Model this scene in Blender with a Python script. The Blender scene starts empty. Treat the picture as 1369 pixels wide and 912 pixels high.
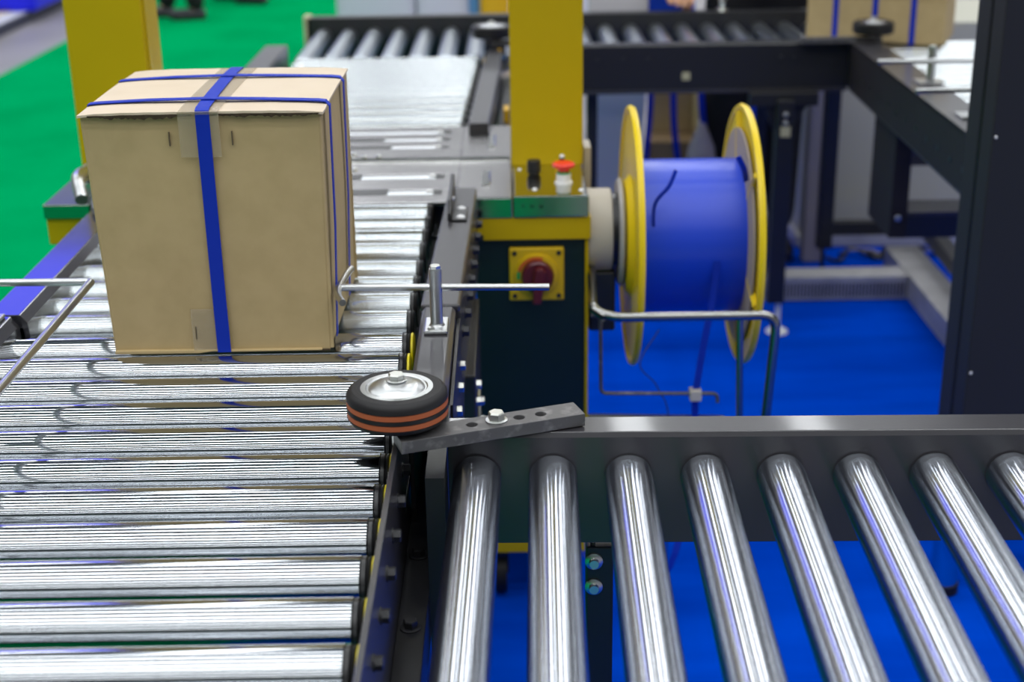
import bpy, bmesh, math, random
from mathutils import Vector, Matrix
random.seed(7)
PI = math.pi
C = bpy.context.scene.collection
S = bpy.context.scene

# ------------------------------------------------------------------ camera
cd = bpy.data.cameras.new('camera'); cam = bpy.data.objects.new('camera', cd); C.objects.link(cam)
cd.sensor_width = 36; cd.lens = 1913.0/1369*36
cam.matrix_world = Matrix.Translation((0, 0, 1.55)) @ Matrix.Rotation(math.radians(90-20.8), 4, 'X') @ Matrix.Rotation(math.radians(-0.9), 4, 'Z')
cd.clip_start = 0.05; cd.clip_end = 100
cd.dof.use_dof = True; cd.dof.focus_distance = 1.72; cd.dof.aperture_fstop = 4.0
S.camera = cam
# ------------------------------------------------------------------ world, exposure
w = bpy.data.worlds.new('hall_air'); S.world = w; w.use_nodes = True
w.node_tree.nodes['Background'].inputs[0].default_value = (0.93, 0.97, 1.0, 1)
w.node_tree.nodes['Background'].inputs[1].default_value = 0.09
S.view_settings.view_transform = 'Standard'; S.view_settings.look = 'None'
S.view_settings.gamma = 1; S.view_settings.use_curve_mapping = False
S.view_settings.exposure = 0.32
# ------------------------------------------------------------------ hall lights: rows of long luminaires under the ceiling
def area(name, loc, sx, sy, power, col=(0.95, 0.98, 1.0)):
    l = bpy.data.lights.new(name, 'AREA'); l.shape = 'RECTANGLE'; l.size = sx; l.size_y = sy
    l.energy = power; l.color = col
    o = bpy.data.objects.new(name, l); o.location = loc; C.objects.link(o); return o
for k, yy in enumerate([-9.0, -6.4, -4.2, -2.3, -0.6, 1.1, 3.0, 5.4]):
    ln = 15 + 3*((k*5) % 3)
    area('ceiling_light', (0.8*((k*3) % 4)-0.8, yy, 7.2), ln, 0.34, (7 if yy < -3 else 10)*ln)
for k, (xx, y0, y1) in enumerate([(-10.5, 7, 19), (-7.2, 6, 20), (-4.6, 8, 18), (-2.2, 6.5, 20), (-0.6, 9, 17), (1.3, 7, 20), (3.4, 6, 18), (5.8, 8, 20), (8.6, 6, 17), (11.5, 7, 19)]):
    area('ceiling_light', (xx, (y0+y1)/2, 7.0-.15*(k % 3)), 0.4, y1-y0, 12*(y1-y0))

# ------------------------------------------------------------------ materials
def mat(name, col, metal=0.0, rough=0.5, coat=0.0, bump=None, vary=None, spec=0.5, rvar=None, scale3=(1, 1, 1)):
    m = bpy.data.materials.new(name); m.use_nodes = True
    nt = m.node_tree; b = nt.nodes['Principled BSDF']
    b.inputs['Base Color'].default_value = (*col, 1); b.inputs['Metallic'].default_value = metal
    b.inputs['Roughness'].default_value = rough; b.inputs['Specular IOR Level'].default_value = spec
    if coat: b.inputs['Coat Weight'].default_value = coat; b.inputs['Coat Roughness'].default_value = 0.08
    if bump or vary or rvar:
        tc = nt.nodes.new('ShaderNodeTexCoord'); mp = nt.nodes.new('ShaderNodeMapping')
        mp.inputs['Scale'].default_value = scale3
        nt.links.new(tc.outputs['Object'], mp.inputs['Vector'])
    def noise(sc, det=3):
        n = nt.nodes.new('ShaderNodeTexNoise'); n.inputs['Scale'].default_value = sc; n.inputs['Detail'].default_value = det
        nt.links.new(mp.outputs['Vector'], n.inputs['Vector']); return n
    if vary:      # (scale, second colour, amount low, high)
        n = noise(vary[0]); r = nt.nodes.new('ShaderNodeValToRGB')
        r.color_ramp.elements[0].position = vary[2]; r.color_ramp.elements[1].position = vary[3]
        r.color_ramp.elements[0].color = (*col, 1); r.color_ramp.elements[1].color = (*vary[1], 1)
        nt.links.new(n.outputs['Fac'], r.inputs['Fac']); nt.links.new(r.outputs['Color'], b.inputs['Base Color'])
    if rvar:      # (scale, lo, hi)
        n = noise(rvar[0]); r = nt.nodes.new('ShaderNodeMapRange')
        r.inputs['From Min'].default_value = 0.35; r.inputs['From Max'].default_value = 0.65
        r.inputs['To Min'].default_value = rvar[1]; r.inputs['To Max'].default_value = rvar[2]
        nt.links.new(n.outputs['Fac'], r.inputs['Value']); nt.links.new(r.outputs['Result'], b.inputs['Roughness'])
    if bump:      # (scale, strength, distance)
        n = noise(bump[0]); bp = nt.nodes.new('ShaderNodeBump')
        bp.inputs['Strength'].default_value = bump[1]; bp.inputs['Distance'].default_value = bump[2]
        nt.links.new(n.outputs['Fac'], bp.inputs['Height']); nt.links.new(bp.outputs['Normal'], b.inputs['Normal'])
    return m
M = {}
M['chrome'] = mat('polished_roller_steel', (0.54, 0.57, 0.63), 1, 0.195)
M['chrome_x'] = mat('polished_roller_steel_ribbed', (0.48, 0.50, 0.525), 1, 0.08)
M['zinc'] = mat('zinc_roller_steel', (0.45, 0.475, 0.485), 1, 0.2)
M['zinc_white'] = mat('bright_zinc', (0.80, 0.83, 0.86), 0.8, 0.3)
M['zinc_y'] = mat('zinc_roller_steel_lengthwise', (0.62, 0.67, 0.72), 1, 0.28)
M['zinc_part'] = mat('zinc_fitting', (0.55, 0.56, 0.56), 1, 0.28, bump=(300, 0.1, 0.001))
M['tube'] = mat('tube_steel', (0.30, 0.30, 0.29), 1, 0.25)
M['bolt'] = mat('steel_bolt', (0.62, 0.62, 0.58), 1, 0.3)
M['black_bolt'] = mat('black_bolt', (0.03, 0.03, 0.033), 0.3, 0.35)
M['black'] = mat('black_powder_paint', (0.014, 0.014, 0.016), 0, 0.38, coat=0.0, bump=(260, 0.06, 0.001))
M['grey_black'] = mat('dark_gloss_paint', (0.04, 0.038, 0.043), 0.1, 0.35, coat=0.4, bump=(220, 0.05, 0.001))
M['arm'] = mat('worn_dark_steel', (0.10, 0.096, 0.098), 0.4, 0.42, vary=(70, (0.20, 0.19, 0.19), 0.52, 0.72), bump=(150, 0.12, 0.001))
M['dull_black'] = mat('dull_black_paint', (0.024, 0.021, 0.022), 0, 0.5, spec=0.2)
M['rail_gloss'] = mat('glossy_rail_paint', (0.03, 0.029, 0.035), 0, 0.2, coat=1.0)
M['column'] = mat('dark_column_paint', (0.024, 0.025, 0.029), 0, 0.55, spec=0.18)
M['rubber'] = mat('black_rubber', (0.010, 0.009, 0.010), 0, 0.5, spec=0.35)
M['cap'] = mat('black_plastic', (0.012, 0.012, 0.013), 0, 0.3)
M['orange'] = mat('orange_cord', (0.42, 0.10, 0.03), 0, 0.6, bump=(900, 0.4, 0.001))
M['yellow_belt'] = mat('yellow_plastic', (0.85, 0.70, 0.0), 0, 0.4)
M['yellow'] = mat('mustard_paint', (0.55, 0.385, 0.0), 0, 0.45, vary=(3, (0.50, 0.35, 0.0), 0.3, 0.8), bump=(350, 0.05, 0.001), spec=0.25)
M['reel_yellow'] = mat('reel_yellow_paint', (0.86, 0.62, 0.01), 0, 0.35)
M['dark_green'] = mat('dark_green_panel', (0.003, 0.014, 0.010), 0, 0.4)
M['steel'] = mat('brushed_stainless', (0.40, 0.39, 0.39), 1, 0.25, bump=(60, 0.03, 0.001), scale3=(1, 12, 12))
M['mirror'] = mat('bright_stainless', (0.62, 0.63, 0.60), 1, 0.1)
M['lip'] = mat('stainless_lip', (0.33, 0.36, 0.34), 1, 0.14)
M['cab_steel'] = mat('dull_stainless', (0.42, 0.41, 0.33), 0.0, 0.5, bump=(20, 0.05, 0.002), scale3=(1, 1, 8))
M['floor_steel'] = mat('galvanised_beam', (0.50, 0.49, 0.50), 0.25, 0.5, vary=(12, (0.38, 0.37, 0.38), 0.4, 0.7))
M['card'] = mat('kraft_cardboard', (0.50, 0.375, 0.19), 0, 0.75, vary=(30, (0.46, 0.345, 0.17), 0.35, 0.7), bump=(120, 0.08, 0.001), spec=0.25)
M['card_lit_top'] = mat('kraft_cardboard_lit_top', (0.68, 0.56, 0.42), 0, 0.6, vary=(14, (0.64, 0.52, 0.38), 0.4, 0.7), bump=(90, 0.06, 0.001), spec=0.3)  # same kraft board made paler: bright overhead light put into the colour
M['card_edge'] = mat('torn_corrugated_edge', (0.05, 0.032, 0.015), 0, 0.9)
M['ink'] = mat('dark_mark', (0.12, 0.09, 0.05), 0, 0.8)
M['strap'] = mat('blue_strap', (0.004, 0.03, 0.42), 0, 0.5, bump=(700, 0.25, 0.0005), spec=0.2)
M['strap_reel'] = mat('wound_blue_strap', (0.01, 0.055, 0.62), 0, 0.3, bump=(40, 0.12, 0.001), scale3=(14, 0.2, 0.2))
M['paperboard'] = mat('grey_paperboard', (0.38, 0.33, 0.31), 0, 0.8)
M['tape'] = None
M['red'] = mat('red_button', (0.80, 0.03, 0.012), 0, 0.3)
M['dark_red'] = mat('maroon_plastic', (0.10, 0.008, 0.014), 0, 0.35)
M['green'] = mat('green_ring', (0.0, 0.32, 0.07), 0, 0.4)
M['white'] = mat('white_plastic', (0.80, 0.80, 0.80), 0, 0.3)
M['switch_yellow'] = mat('switch_yellow', (0.62, 0.40, 0.0), 0, 0.45)
M['switch_orange'] = mat('switch_orange', (0.55, 0.10, 0.015), 0, 0.5)
M['beige'] = mat('pale_beige_paint', (0.52, 0.48, 0.42), 0, 0.5)
M['sticker'] = mat('cream_sticker', (0.45, 0.42, 0.26), 0, 0.6)
M['green_carpet'] = mat('green_carpet', (0.0, 0.29, 0.088), 0, 0.95, vary=(1.6, (0.0, 0.24, 0.07), 0.4, 0.7), bump=(200, 0.3, 0.003), spec=0.0)
M['blue_carpet'] = mat('blue_carpet', (0.0, 0.062, 0.60), 0, 0.95, vary=(2.5, (0.0, 0.042, 0.45), 0.4, 0.7), bump=(200, 0.3, 0.003), spec=0.0, scale3=(0.5, 2, 1))
M['concrete'] = mat('hall_floor', (0.27, 0.255, 0.27), 0, 0.35, vary=(1.2, (0.20, 0.19, 0.20), 0.4, 0.7))
M['wall'] = mat('hall_wall', (0.8, 0.8, 0.82), 0, 0.8)
M['ceiling'] = mat('hall_ceiling', (0.16, 0.165, 0.18), 0, 0.9)
M['cab_white'] = mat('pale_lilac_cabinet', (0.62, 0.62, 0.74), 0, 0.45)
M['grey_panel'] = mat('pale_grey_panel', (0.60, 0.58, 0.60), 0, 0.5)
M['amber'] = mat('amber_panel', (0.70, 0.40, 0.0), 0, 0.5)
M['sky_blue'] = mat('sky_blue_panel', (0.12, 0.32, 0.62), 0, 0.5)
M['banner'] = mat('blue_banner', (0.06, 0.08, 0.9), 0, 0.6)
M['vivid_blue'] = mat('vivid_blue', (0.0, 0.005, 0.8), 0, 0.5)
M['navy'] = mat('navy_paint', (0.015, 0.018, 0.05), 0, 0.5)
M['platform'] = mat('pale_platform', (0.60, 0.60, 0.64), 0, 0.4)
M['cloth_black'] = mat('black_cloth', (0.006, 0.006, 0.008), 0, 0.9)
M['cloth_navy'] = mat('navy_cloth', (0.012, 0.016, 0.03), 0, 0.9)
M['cloth_blue'] = mat('blue_cloth', (0.02, 0.10, 0.72), 0, 0.8)
M['skin'] = mat('skin', (0.60, 0.32, 0.19), 0, 0.5)
M['hair'] = mat('dark_hair', (0.012, 0.009, 0.007), 0, 0.6)
M['shoe'] = mat('black_shoe', (0.014, 0.013, 0.02), 0, 0.35)
M['brown'] = mat('dark_brown_cardboard', (0.30, 0.20, 0.09), 0, 0.8)  # darker brown board than the kraft card
M['bag'] = mat('grey_bag', (0.30, 0.27, 0.30), 0, 0.6)
def brushed(m, axis, amount):      # turning marks: the gloss spreads along the roller
    nt = m.node_tree; b = nt.nodes['Principled BSDF']; t = nt.nodes.new('ShaderNodeTangent'); t.direction_type = 'RADIAL'; t.axis = axis
    b.inputs['Anisotropic'].default_value = amount; b.inputs['Anisotropic Rotation'].default_value = ANI
    nt.links.new(t.outputs['Tangent'], b.inputs['Tangent'])
ANI = 0.25
brushed(M['chrome'], 'Y', 1.0); brushed(M['chrome_x'], 'X', 0.9); brushed(M['zinc'], 'X', 0.6)
em = mat('added_blue_glow', (0.0, 0.0, 0.0)); M['emitter'] = em  # added blue glow, invented to be mirrored in the left rail
em.node_tree.nodes['Principled BSDF'].inputs['Emission Color'].default_value = (0.06, 0.07, 1, 1)
em.node_tree.nodes['Principled BSDF'].inputs['Emission Strength'].default_value = 2.2
# clear tape
tm = bpy.data.materials.new('clear_tape'); tm.use_nodes = True; nt = tm.node_tree
pb = nt.nodes['Principled BSDF']; pb.inputs['Base Color'].default_value = (0.55, 0.47, 0.32, 1); pb.inputs['Roughness'].default_value = 0.12
pb.inputs['Alpha'].default_value = 0.28
tn = nt.nodes.new('ShaderNodeTexNoise'); tn.inputs['Scale'].default_value = 70; tb = nt.nodes.new('ShaderNodeBump'); tb.inputs['Strength'].default_value = 0.4; tb.inputs['Distance'].default_value = 0.001
nt.links.new(tn.outputs['Fac'], tb.inputs['Height']); nt.links.new(tb.outputs['Normal'], pb.inputs['Normal'])
M['tape'] = tm

# ------------------------------------------------------------------ builders
def thing(name, label, cat, loc=(0, 0, 0), rotz=0, group=None):
    o = bpy.data.objects.new(name, None); C.objects.link(o); o.empty_display_size = 0.05
    o.location = loc; o.rotation_euler = (0, 0, rotz); o['label'] = label; o['category'] = cat
    if group: o['group'] = group
    OFF[o.name] = Vector(loc) if rotz == 0 else Vector((0, 0, 0))
    return o
OFF = {}
def root_off(p):
    while p is not None and p.parent is not None: p = p.parent
    return OFF.get(p.name, Vector((0, 0, 0))) if p is not None else Vector((0, 0, 0))
class MB:
    def __init__(s): s.v = []; s.f = []; s.sm = []
    def add(s, vs, fs, smooth=False):
        n = len(s.v); s.v += [Vector(v) for v in vs]
        for f in fs: s.f.append([n+i for i in f]); s.sm.append(smooth)
        return s
    def box(s, x0, x1, y0, y1, z0, z1):
        vs = [(x0, y0, z0), (x1, y0, z0), (x1, y1, z0), (x0, y1, z0), (x0, y0, z1), (x1, y0, z1), (x1, y1, z1), (x0, y1, z1)]
        return s.add(vs, [(3, 2, 1, 0), (4, 5, 6, 7), (0, 1, 5, 4), (1, 2, 6, 5), (2, 3, 7, 6), (3, 0, 4, 7)])
    def lathe(s, p0, axis, prof, seg=24, smooth=True):
        """prof: list of (distance along axis, radius)"""
        p0 = Vector(p0); a = Vector(axis).normalized(); u = a.orthogonal().normalized(); v = a.cross(u)
        n = len(s.v); k = len(prof)
        for d, r in prof:
            for i in range(seg):
                t = 2*PI*i/seg; s.v.append(p0+a*d+(u*math.cos(t)+v*math.sin(t))*r)
        for j in range(k-1):
            for i in range(seg):
                i2 = (i+1) % seg
                s.f.append([n+j*seg+i, n+j*seg+i2, n+(j+1)*seg+i2, n+(j+1)*seg+i]); s.sm.append(smooth)
        if prof[0][1] > 1e-6: s.f.append([n+i for i in range(seg)][::-1]); s.sm.append(False)
        if prof[-1][1] > 1e-6: s.f.append([n+(k-1)*seg+i for i in range(seg)]); s.sm.append(False)
        return s
    def cyl(s, p0, p1, r, seg=20, r2=None):
        p0 = Vector(p0); p1 = Vector(p1); L = (p1-p0).length
        return s.lathe(p0, p1-p0, [(0, r), (L, r if r2 is None else r2)], seg)
    def hexa(s, p0, axis, r, h):
        return s.lathe(p0, axis, [(0, r), (h*0.85, r), (h, r*0.88)], 6, False)
    def tube(s, pts, r, seg=10):
        pts = [Vector(p) for p in pts]; n0 = len(s.v); u = None
        for i, p in enumerate(pts):
            t = (pts[min(i+1, len(pts)-1)]-pts[max(i-1, 0)]).normalized()
            if u is None: u = t.orthogonal().normalized()
            u = (u-t*u.dot(t)).normalized(); v = t.cross(u)
            for k in range(seg):
                a = 2*PI*k/seg; s.v.append(p+(u*math.cos(a)+v*math.sin(a))*r)
        for i in range(len(pts)-1):
            for k in range(seg):
                k2 = (k+1) % seg
                s.f.append([n0+i*seg+k, n0+i*seg+k2, n0+(i+1)*seg+k2, n0+(i+1)*seg+k]); s.sm.append(True)
        s.f.append([n0+k for k in range(seg)][::-1]); s.sm.append(False)
        s.f.append([n0+(len(pts)-1)*seg+k for k in range(seg)]); s.sm.append(False)
        return s
    def prism(s, poly, axis, a, b):
        """poly: 2D points in the plane normal to axis ('x': (y,z), 'y': (x,z), 'z': (x,y)), extruded a..b"""
        def P(p, t): return {'x': (t, p[0], p[1]), 'y': (p[0], t, p[1]), 'z': (p[0], p[1], t)}[axis]
        k = len(poly); vs = [P(p, a) for p in poly]+[P(p, b) for p in poly]
        fs = [list(range(k))[::-1], [k+i for i in range(k)]]+[[i, (i+1) % k, k+(i+1) % k, k+i] for i in range(k)]
        return s.add(vs, fs)
    def ribbon(s, pts, wdir, width, thick):
        """flat band following pts, width along wdir"""
        pts = [Vector(p) for p in pts]; wd = Vector(wdir).normalized(); n0 = len(s.v)
        for i, p in enumerate(pts):
            t = (pts[min(i+1, len(pts)-1)]-pts[max(i-1, 0)]).normalized(); nn = t.cross(wd).normalized()
            for a, b in ((-1, -1), (1, -1), (1, 1), (-1, 1)): s.v.append(p+wd*a*width/2+nn*b*thick/2)
        for i in range(len(pts)-1):
            for k in range(4):
                k2 = (k+1) % 4; s.f.append([n0+i*4+k, n0+i*4+k2, n0+(i+1)*4+k2, n0+(i+1)*4+k]); s.sm.append(False)
        s.f.append([n0, n0+1, n0+2, n0+3]); s.f.append([n0+(len(pts)-1)*4+k for k in (3, 2, 1, 0)]); s.sm += [False, False]
        return s
    def build(s, name, m, parent=None, bevel=0, seg=2, rot=None):
        me = bpy.data.meshes.new(name); off = root_off(parent)
        me.from_pydata([v-off for v in s.v], [], s.f); me.update()
        bm = bmesh.new(); bm.from_mesh(me); bmesh.ops.recalc_face_normals(bm, faces=bm.faces); bm.to_mesh(me); bm.free()
        me.polygons.foreach_set('use_smooth', s.sm)
        if any(s.sm): me.set_sharp_from_angle(angle=math.radians(32))
        me.materials.append(m)
        o = bpy.data.objects.new(name, me); C.objects.link(o)
        if parent is not None: o.parent = parent
        if bevel:
            b = o.modifiers.new('bevel', 'BEVEL'); b.width = bevel; b.segments = seg; b.limit_method = 'ANGLE'; b.angle_limit = math.radians(40)
        return o
def B(*a): return MB().box(*a)
def Y(*a): return MB().cyl(*a)
def bez(pts, n=8):
    """Catmull-Rom through pts"""
    P = [Vector(p) for p in pts]; P = [P[0]*2-P[1]]+P+[P[-1]*2-P[-2]]; out = []
    for i in range(1, len(P)-2):
        for k in range(n):
            t = k/n; a, b, c, d = P[i-1:i+3]
            out.append(0.5*((2*b)+(c-a)*t+(2*a-5*b+4*c-d)*t*t+(3*b-a-3*c+d)*t**3))
    return out+[P[-2]]
def fillet(pts, r, n=6):
    P = [Vector(p) for p in pts]; out = [P[0]]
    for i in range(1, len(P)-1):
        a = P[i]+(P[i-1]-P[i]).normalized()*r; c = P[i]+(P[i+1]-P[i]).normalized()*r
        for k in range(n+1):
            t = k/n; out.append(a*(1-t)**2+P[i]*2*t*(1-t)+c*t*t)
    return out+[P[-1]]
def copy_tree(o, parent=None):
    c = o.copy(); C.objects.link(c); c.parent = parent
    for ch in list(o.children): copy_tree(ch, c)
    return c
def struct(o): o['kind'] = 'structure'; return o
def lab(o, t): o['label'] = t; return o
def tag(o, label, cat, group=None):
    o['label'] = label; o['category'] = cat
    if group: o['group'] = group
    return o

# ================================================================== setting
struct(B(-16, 16, -14, 22, -0.1, -0.012).build('floor', M['concrete']))
# outline of the green carpet: its far left edge runs towards the platform
g = MB().prism([(-9, -8), (.25, -8), (.25, .3), (-0.45, .3), (-0.45, 6.4), (-0.9, 9.2), (-1.5, 13.6), (-3.1, 13.6), (-3.105, 10.2), (-3.13, 8.8), (-3.2, 5.5), (-9, 3)], 'z', -0.012, -0.004)
struct(g.build('floor_green_carpet', M['green_carpet']))
struct(B(-0.45, 6, .3, 6.4, -0.012, -0.003).build('floor_blue_carpet', M['blue_carpet']))
struct(B(-16, 16, -14, 22, 7.6, 7.7).build('ceiling', M['ceiling']))
struct(B(-16, 16, 22, 22.2, -0.1, 7.6).build('wall_back', M['wall']))
struct(B(-16, 16, -14.2, -14, -0.1, 7.6).build('wall_front', M['wall']))
struct(B(-16.2, -16, -14, 22, -0.1, 7.6).build('wall_left', M['wall']))
struct(B(16, 16.2, -14, 22, -0.1, 7.6).build('wall_right', M['wall']))

# ================================================================== roller makers
def roller_x(parent, x0, x1, y, z, r, m, caps=True, pulley=False, seg=40, name='roller'):
    o = MB().lathe((x0, 0, 0), (1, 0, 0), [(0, r-.002), (.0015, r), (x1-x0-.0015, r), (x1-x0, r-.002)], seg).build(name, m, None)
    o.parent = parent; o.location = Vector((0, y, z))-root_off(parent)*1
    def sub(mb, n, mm):
        s_ = mb.build(n, mm, None); s_.parent = o; return s_
    if caps:
        sub(MB().lathe((x0-.014, 0, 0), (1, 0, 0), [(0, r*.86), (.003, r*.95), (.014, r*.95)], 28), 'end_cap', M['cap'])
        sub(MB().lathe((x1, 0, 0), (1, 0, 0), [(0, r*.97), (.004, r*.98), (.006, r*.9), (.008, r*.98), (.0095, r*.93)], 28), 'end_cap', M['cap'])
    if pulley:
        sub(MB().lathe((x1+.0095, 0, 0), (1, 0, 0), [(0, r*.85), (.001, r*.97), (.0035, r*.97), (.005, r*.8)], 28), 'belt_pulley', M['yellow_belt'])
    return o
def place_roller(proto, y, z, off):
    c = copy_tree(proto, proto.parent); c.location = (-off.x, y-off.y, z-off.z) if False else (proto.location.x, y-off.y, z-off.z); return c

ZA = 0.83; RR = 0.0275
# ================================================================== near conveyor with polished rollers
L0 = (-0.41, 1.35, 0)
nc = thing('roller_conveyor', 'nearest conveyor of polished steel rollers, running under the front edge of the strapped carton', 'conveyor', L0)
off = Vector(L0)
p = roller_x(nc, -0.706, -0.150, 1.074, ZA, RR, M['chrome_x'], True, True, 48)
p.location = (-off.x, 1.074-off.y, ZA)
ys = [1.074+.0785*k for k in range(-2, 11)]
for y in ys:
    if abs(y-1.074) > 1e-6:
        c = copy_tree(p, nc); c.location = (-off.x, y-off.y, ZA)
B(-0.134, -0.128, 0.70, 1.60, 0.72, 0.88).build('side_plate', M['grey_black'], nc, .001)
B(-0.128, -0.097, 0.70, 1.90, 0.714, 0.722).build('bottom_flange', M['black'], nc, .001)
B(-0.101, -0.097, 0.70, 1.56, 0.66, 0.714).build('flange_lip', M['black'], nc, .001)
# covered part of the side rail, carrying the guide post
MB().prism([(-0.126, 0.74), (-0.126, 0.874), (-0.121, 0.88), (-0.084, 0.88), (-0.079, 0.874), (-0.079, 0.74), (-0.085, 0.74), (-0.085, 0.868), (-0.12, 0.868), (-0.12, 0.74)], 'y', 1.56, 1.905).build('top_cover', M['grey_black'], nc, .0015)
MB().prism([(1.60, .70), (1.60, .86), (1.985, .86), (1.985, .705), (1.955, .68), (1.62, .68)], 'x', -0.078, -0.073).build('gusset_plate', M['black'], nc, .001)
B(-0.126, -0.120, 1.56, 1.905, 0.72, 0.74).build('inner_plate', M['black'], nc)
B(-0.160, -0.127, 1.50, 1.905, 0.765, 0.78).build('dark_strip', M['black'], nc)  # black strip added so the gap by the roller ends reads dark
B(-0.097, -0.076, 1.40, 1.60, 0.62, 0.86).build('gap_filler', M['black'], nc)  # black filler added to darken the open gap before the right rail
for y in ys:
    MB().lathe((-0.128, y+.018, ZA), (1, 0, 0), [(0, .0085), (.0015, .0085)], 16).hexa((-0.1265, y+.018, ZA), (1, 0, 0), .0072, .0075).build('axle_bolt', M['black_bolt'], nc) if y < 1.55 else None
for y in (1.005, 1.16, 1.321, 1.477):
    f = MB().lathe((-0.113, y, 0.722), (0, 0, 1), [(0, .0115), (.0015, .0115), (.002, .010)], 24).build('washer', M['black_bolt'], nc)
    MB().hexa((-0.113, y, 0.724), (0, 0, 1), .0078, .008).build('flange_bolt', M['black_bolt'], nc)
for y in (1.62, 1.70, 1.78, 1.86):
    MB().hexa((-0.073, y+.02, 0.80), (1, 0, 0), .0075, .007).build('rail_bolt', M['bolt'], nc)
# left rail, near piece
MB().prism([(-0.757, .74), (-0.757, .877), (-0.754, .88), (-0.703, .88), (-0.692, .866), (-0.688, .80), (-0.694, .80), (-0.70, .86), (-0.74, .86), (-0.74, .74)], 'y', 0.7, 1.892).build('side_rail', M['rail_gloss'], nc, .001)
for (x, y) in ((-0.73, 0.80), (-0.11, 0.80)):
    B(x-.02, x+.02, y-.02, y+.02, 0.03, 0.74).build('leg', M['black'], nc, .002)
    MB().lathe((x, y, 0), (0, 0, 1), [(0, .03), (.008, .028), (.03, .008)], 20).build('foot', M['cap'], nc)

# ================================================================== infeed section, matt rollers
L0 = (-0.41, 2.25, 0); off = Vector(L0)
ic = thing('roller_conveyor', 'short middle conveyor of matt zinc rollers leading into the strapping machine table', 'conveyor', L0)
p = roller_x(ic, -0.700, -0.150, 1.954, ZA, RR, M['zinc'], True, False, 40); p.location = (-off.x, 1.954-off.y, ZA)
for y in (2.032, 2.113, 2.193, 2.293, 2.372, 2.453, 2.532):
    c = copy_tree(p, ic); c.location = (-off.x, y-off.y, ZA)
c = copy_tree(p, ic); c.location = (-off.x-0.02, 2.243-off.y, ZA-.012); c.scale = (1, .6, .6); c.name = 'idler_roller'
# right rail: slightly turned
MB().prism([(-0.129, 1.912), (-0.073, 1.912), (-0.060, 2.555), (-0.064, 2.565), (-0.106, 2.565), (-0.112, 2.555)], 'z', 0.868, 0.88).build('rail_top', M['grey_black'], ic, .004, 3)
MB().prism([(-0.078, 1.912), (-0.073, 1.912), (-0.060, 2.560), (-0.065, 2.560)], 'z', 0.72, 0.869).build('rail_side', M['grey_black'], ic)
MB().prism([(-0.129, 1.912), (-0.124, 1.912), (-0.107, 2.560), (-0.112, 2.560)], 'z', 0.75, 0.869).build('rail_inner_side', M['black'], ic)
for y in (1.96, 2.04, 2.12, 2.20, 2.28, 2.36, 2.44, 2.52):
    x = -0.073+(y-1.912)*.0201
    MB().lathe((x, y, 0.822), (1, 0, 0), [(0, .009), (.002, .009)], 14).hexa((x+.002, y, 0.822), (1, 0, 0), .008, .008).build('axle_bolt', M['black_bolt'], ic)
for (y, z) in ((2.05, .70), (2.05, .672), (1.99, .64), (2.22, .60), (2.22, .565)):
    MB().hexa((-0.056, y, z), (1, 0, 0), .008, .008).build('rail_bolt', M['bolt'], ic)
B(-0.10, -0.056, 2.00, 2.36, 0.04, 0.735).build('leg_panel', M['black'], ic, .003)
B(-0.76, -0.72, 2.30, 2.34, 0.0, 0.74).build('leg', M['black'], ic, .003)
B(-0.160, -0.126, 1.92, 2.55, 0.77, 0.785).build('dark_strip', M['black'], ic)  # added black strip, darkens the gap between rollers and right rail
B(-0.76, -0.70, 1.92, 2.55, 0.77, 0.785).build('dark_strip', M['black'], ic)  # likewise added to darken the left gap
B(-0.056, -0.053, 2.10, 2.16, .60, .655).build('sticker', M['sticker'], ic, .001)
# handle-like stop bracket on the rail
br = MB().prism([(2.335, .8805), (2.335, .895), (2.36, .912), (2.53, .915), (2.545, .905), (2.545, .8805)], 'x', -0.106, -0.099).build('stop_bracket', M['cap'], ic, .002)
B(-0.099, -0.073, 2.335, 2.42, .8802, .884).build('bracket_foot', M['cap'], br, .001)
for y in (2.35, 2.405): MB().lathe((-0.084, y, .884), (0, 0, 1), [(0, .0075), (.002, .007), (.004, .003)], 16).build('screw', M['white'], br)
for y in (2.42, 2.50): MB().lathe((-0.099, y, .898), (1, 0, 0), [(0, .005), (.003, .003)], 12).build('screw', M['zinc_part'], br)
# left rail of the section
MB().prism([(-0.742, .74), (-0.742, .877), (-0.739, .88), (-0.692, .88), (-0.682, .868), (-0.678, .81), (-0.684, .81), (-0.69, .86), (-0.73, .86), (-0.73, .74)], 'y', 1.897, 2.56).build('side_rail', M['rail_gloss'], ic, .001)

# ================================================================== strapping machine
sm = thing('strapping_machine', 'yellow strapping machine with tall square arch posts, steel table and dark green cabinet', 'machine', (-0.35, 2.85, 0))
# arch
B(0.004, 0.147, 2.80, 2.93, 0.86, 1.72).build('arch_post', M['yellow'], sm, .003)
lp = B(-0.853, -0.703, 2.80, 2.93, 0.86, 1.72).build('arch_post', M['yellow'], sm, .003)
B(-0.703, -0.699, 2.815, 2.825, 0.86, 1.72).build('post_edge', M['yellow'], lp)
B(-0.853, 0.147, 2.80, 2.93, 1.72, 1.86).build('arch_beam', M['yellow'], sm, .003)
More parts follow.
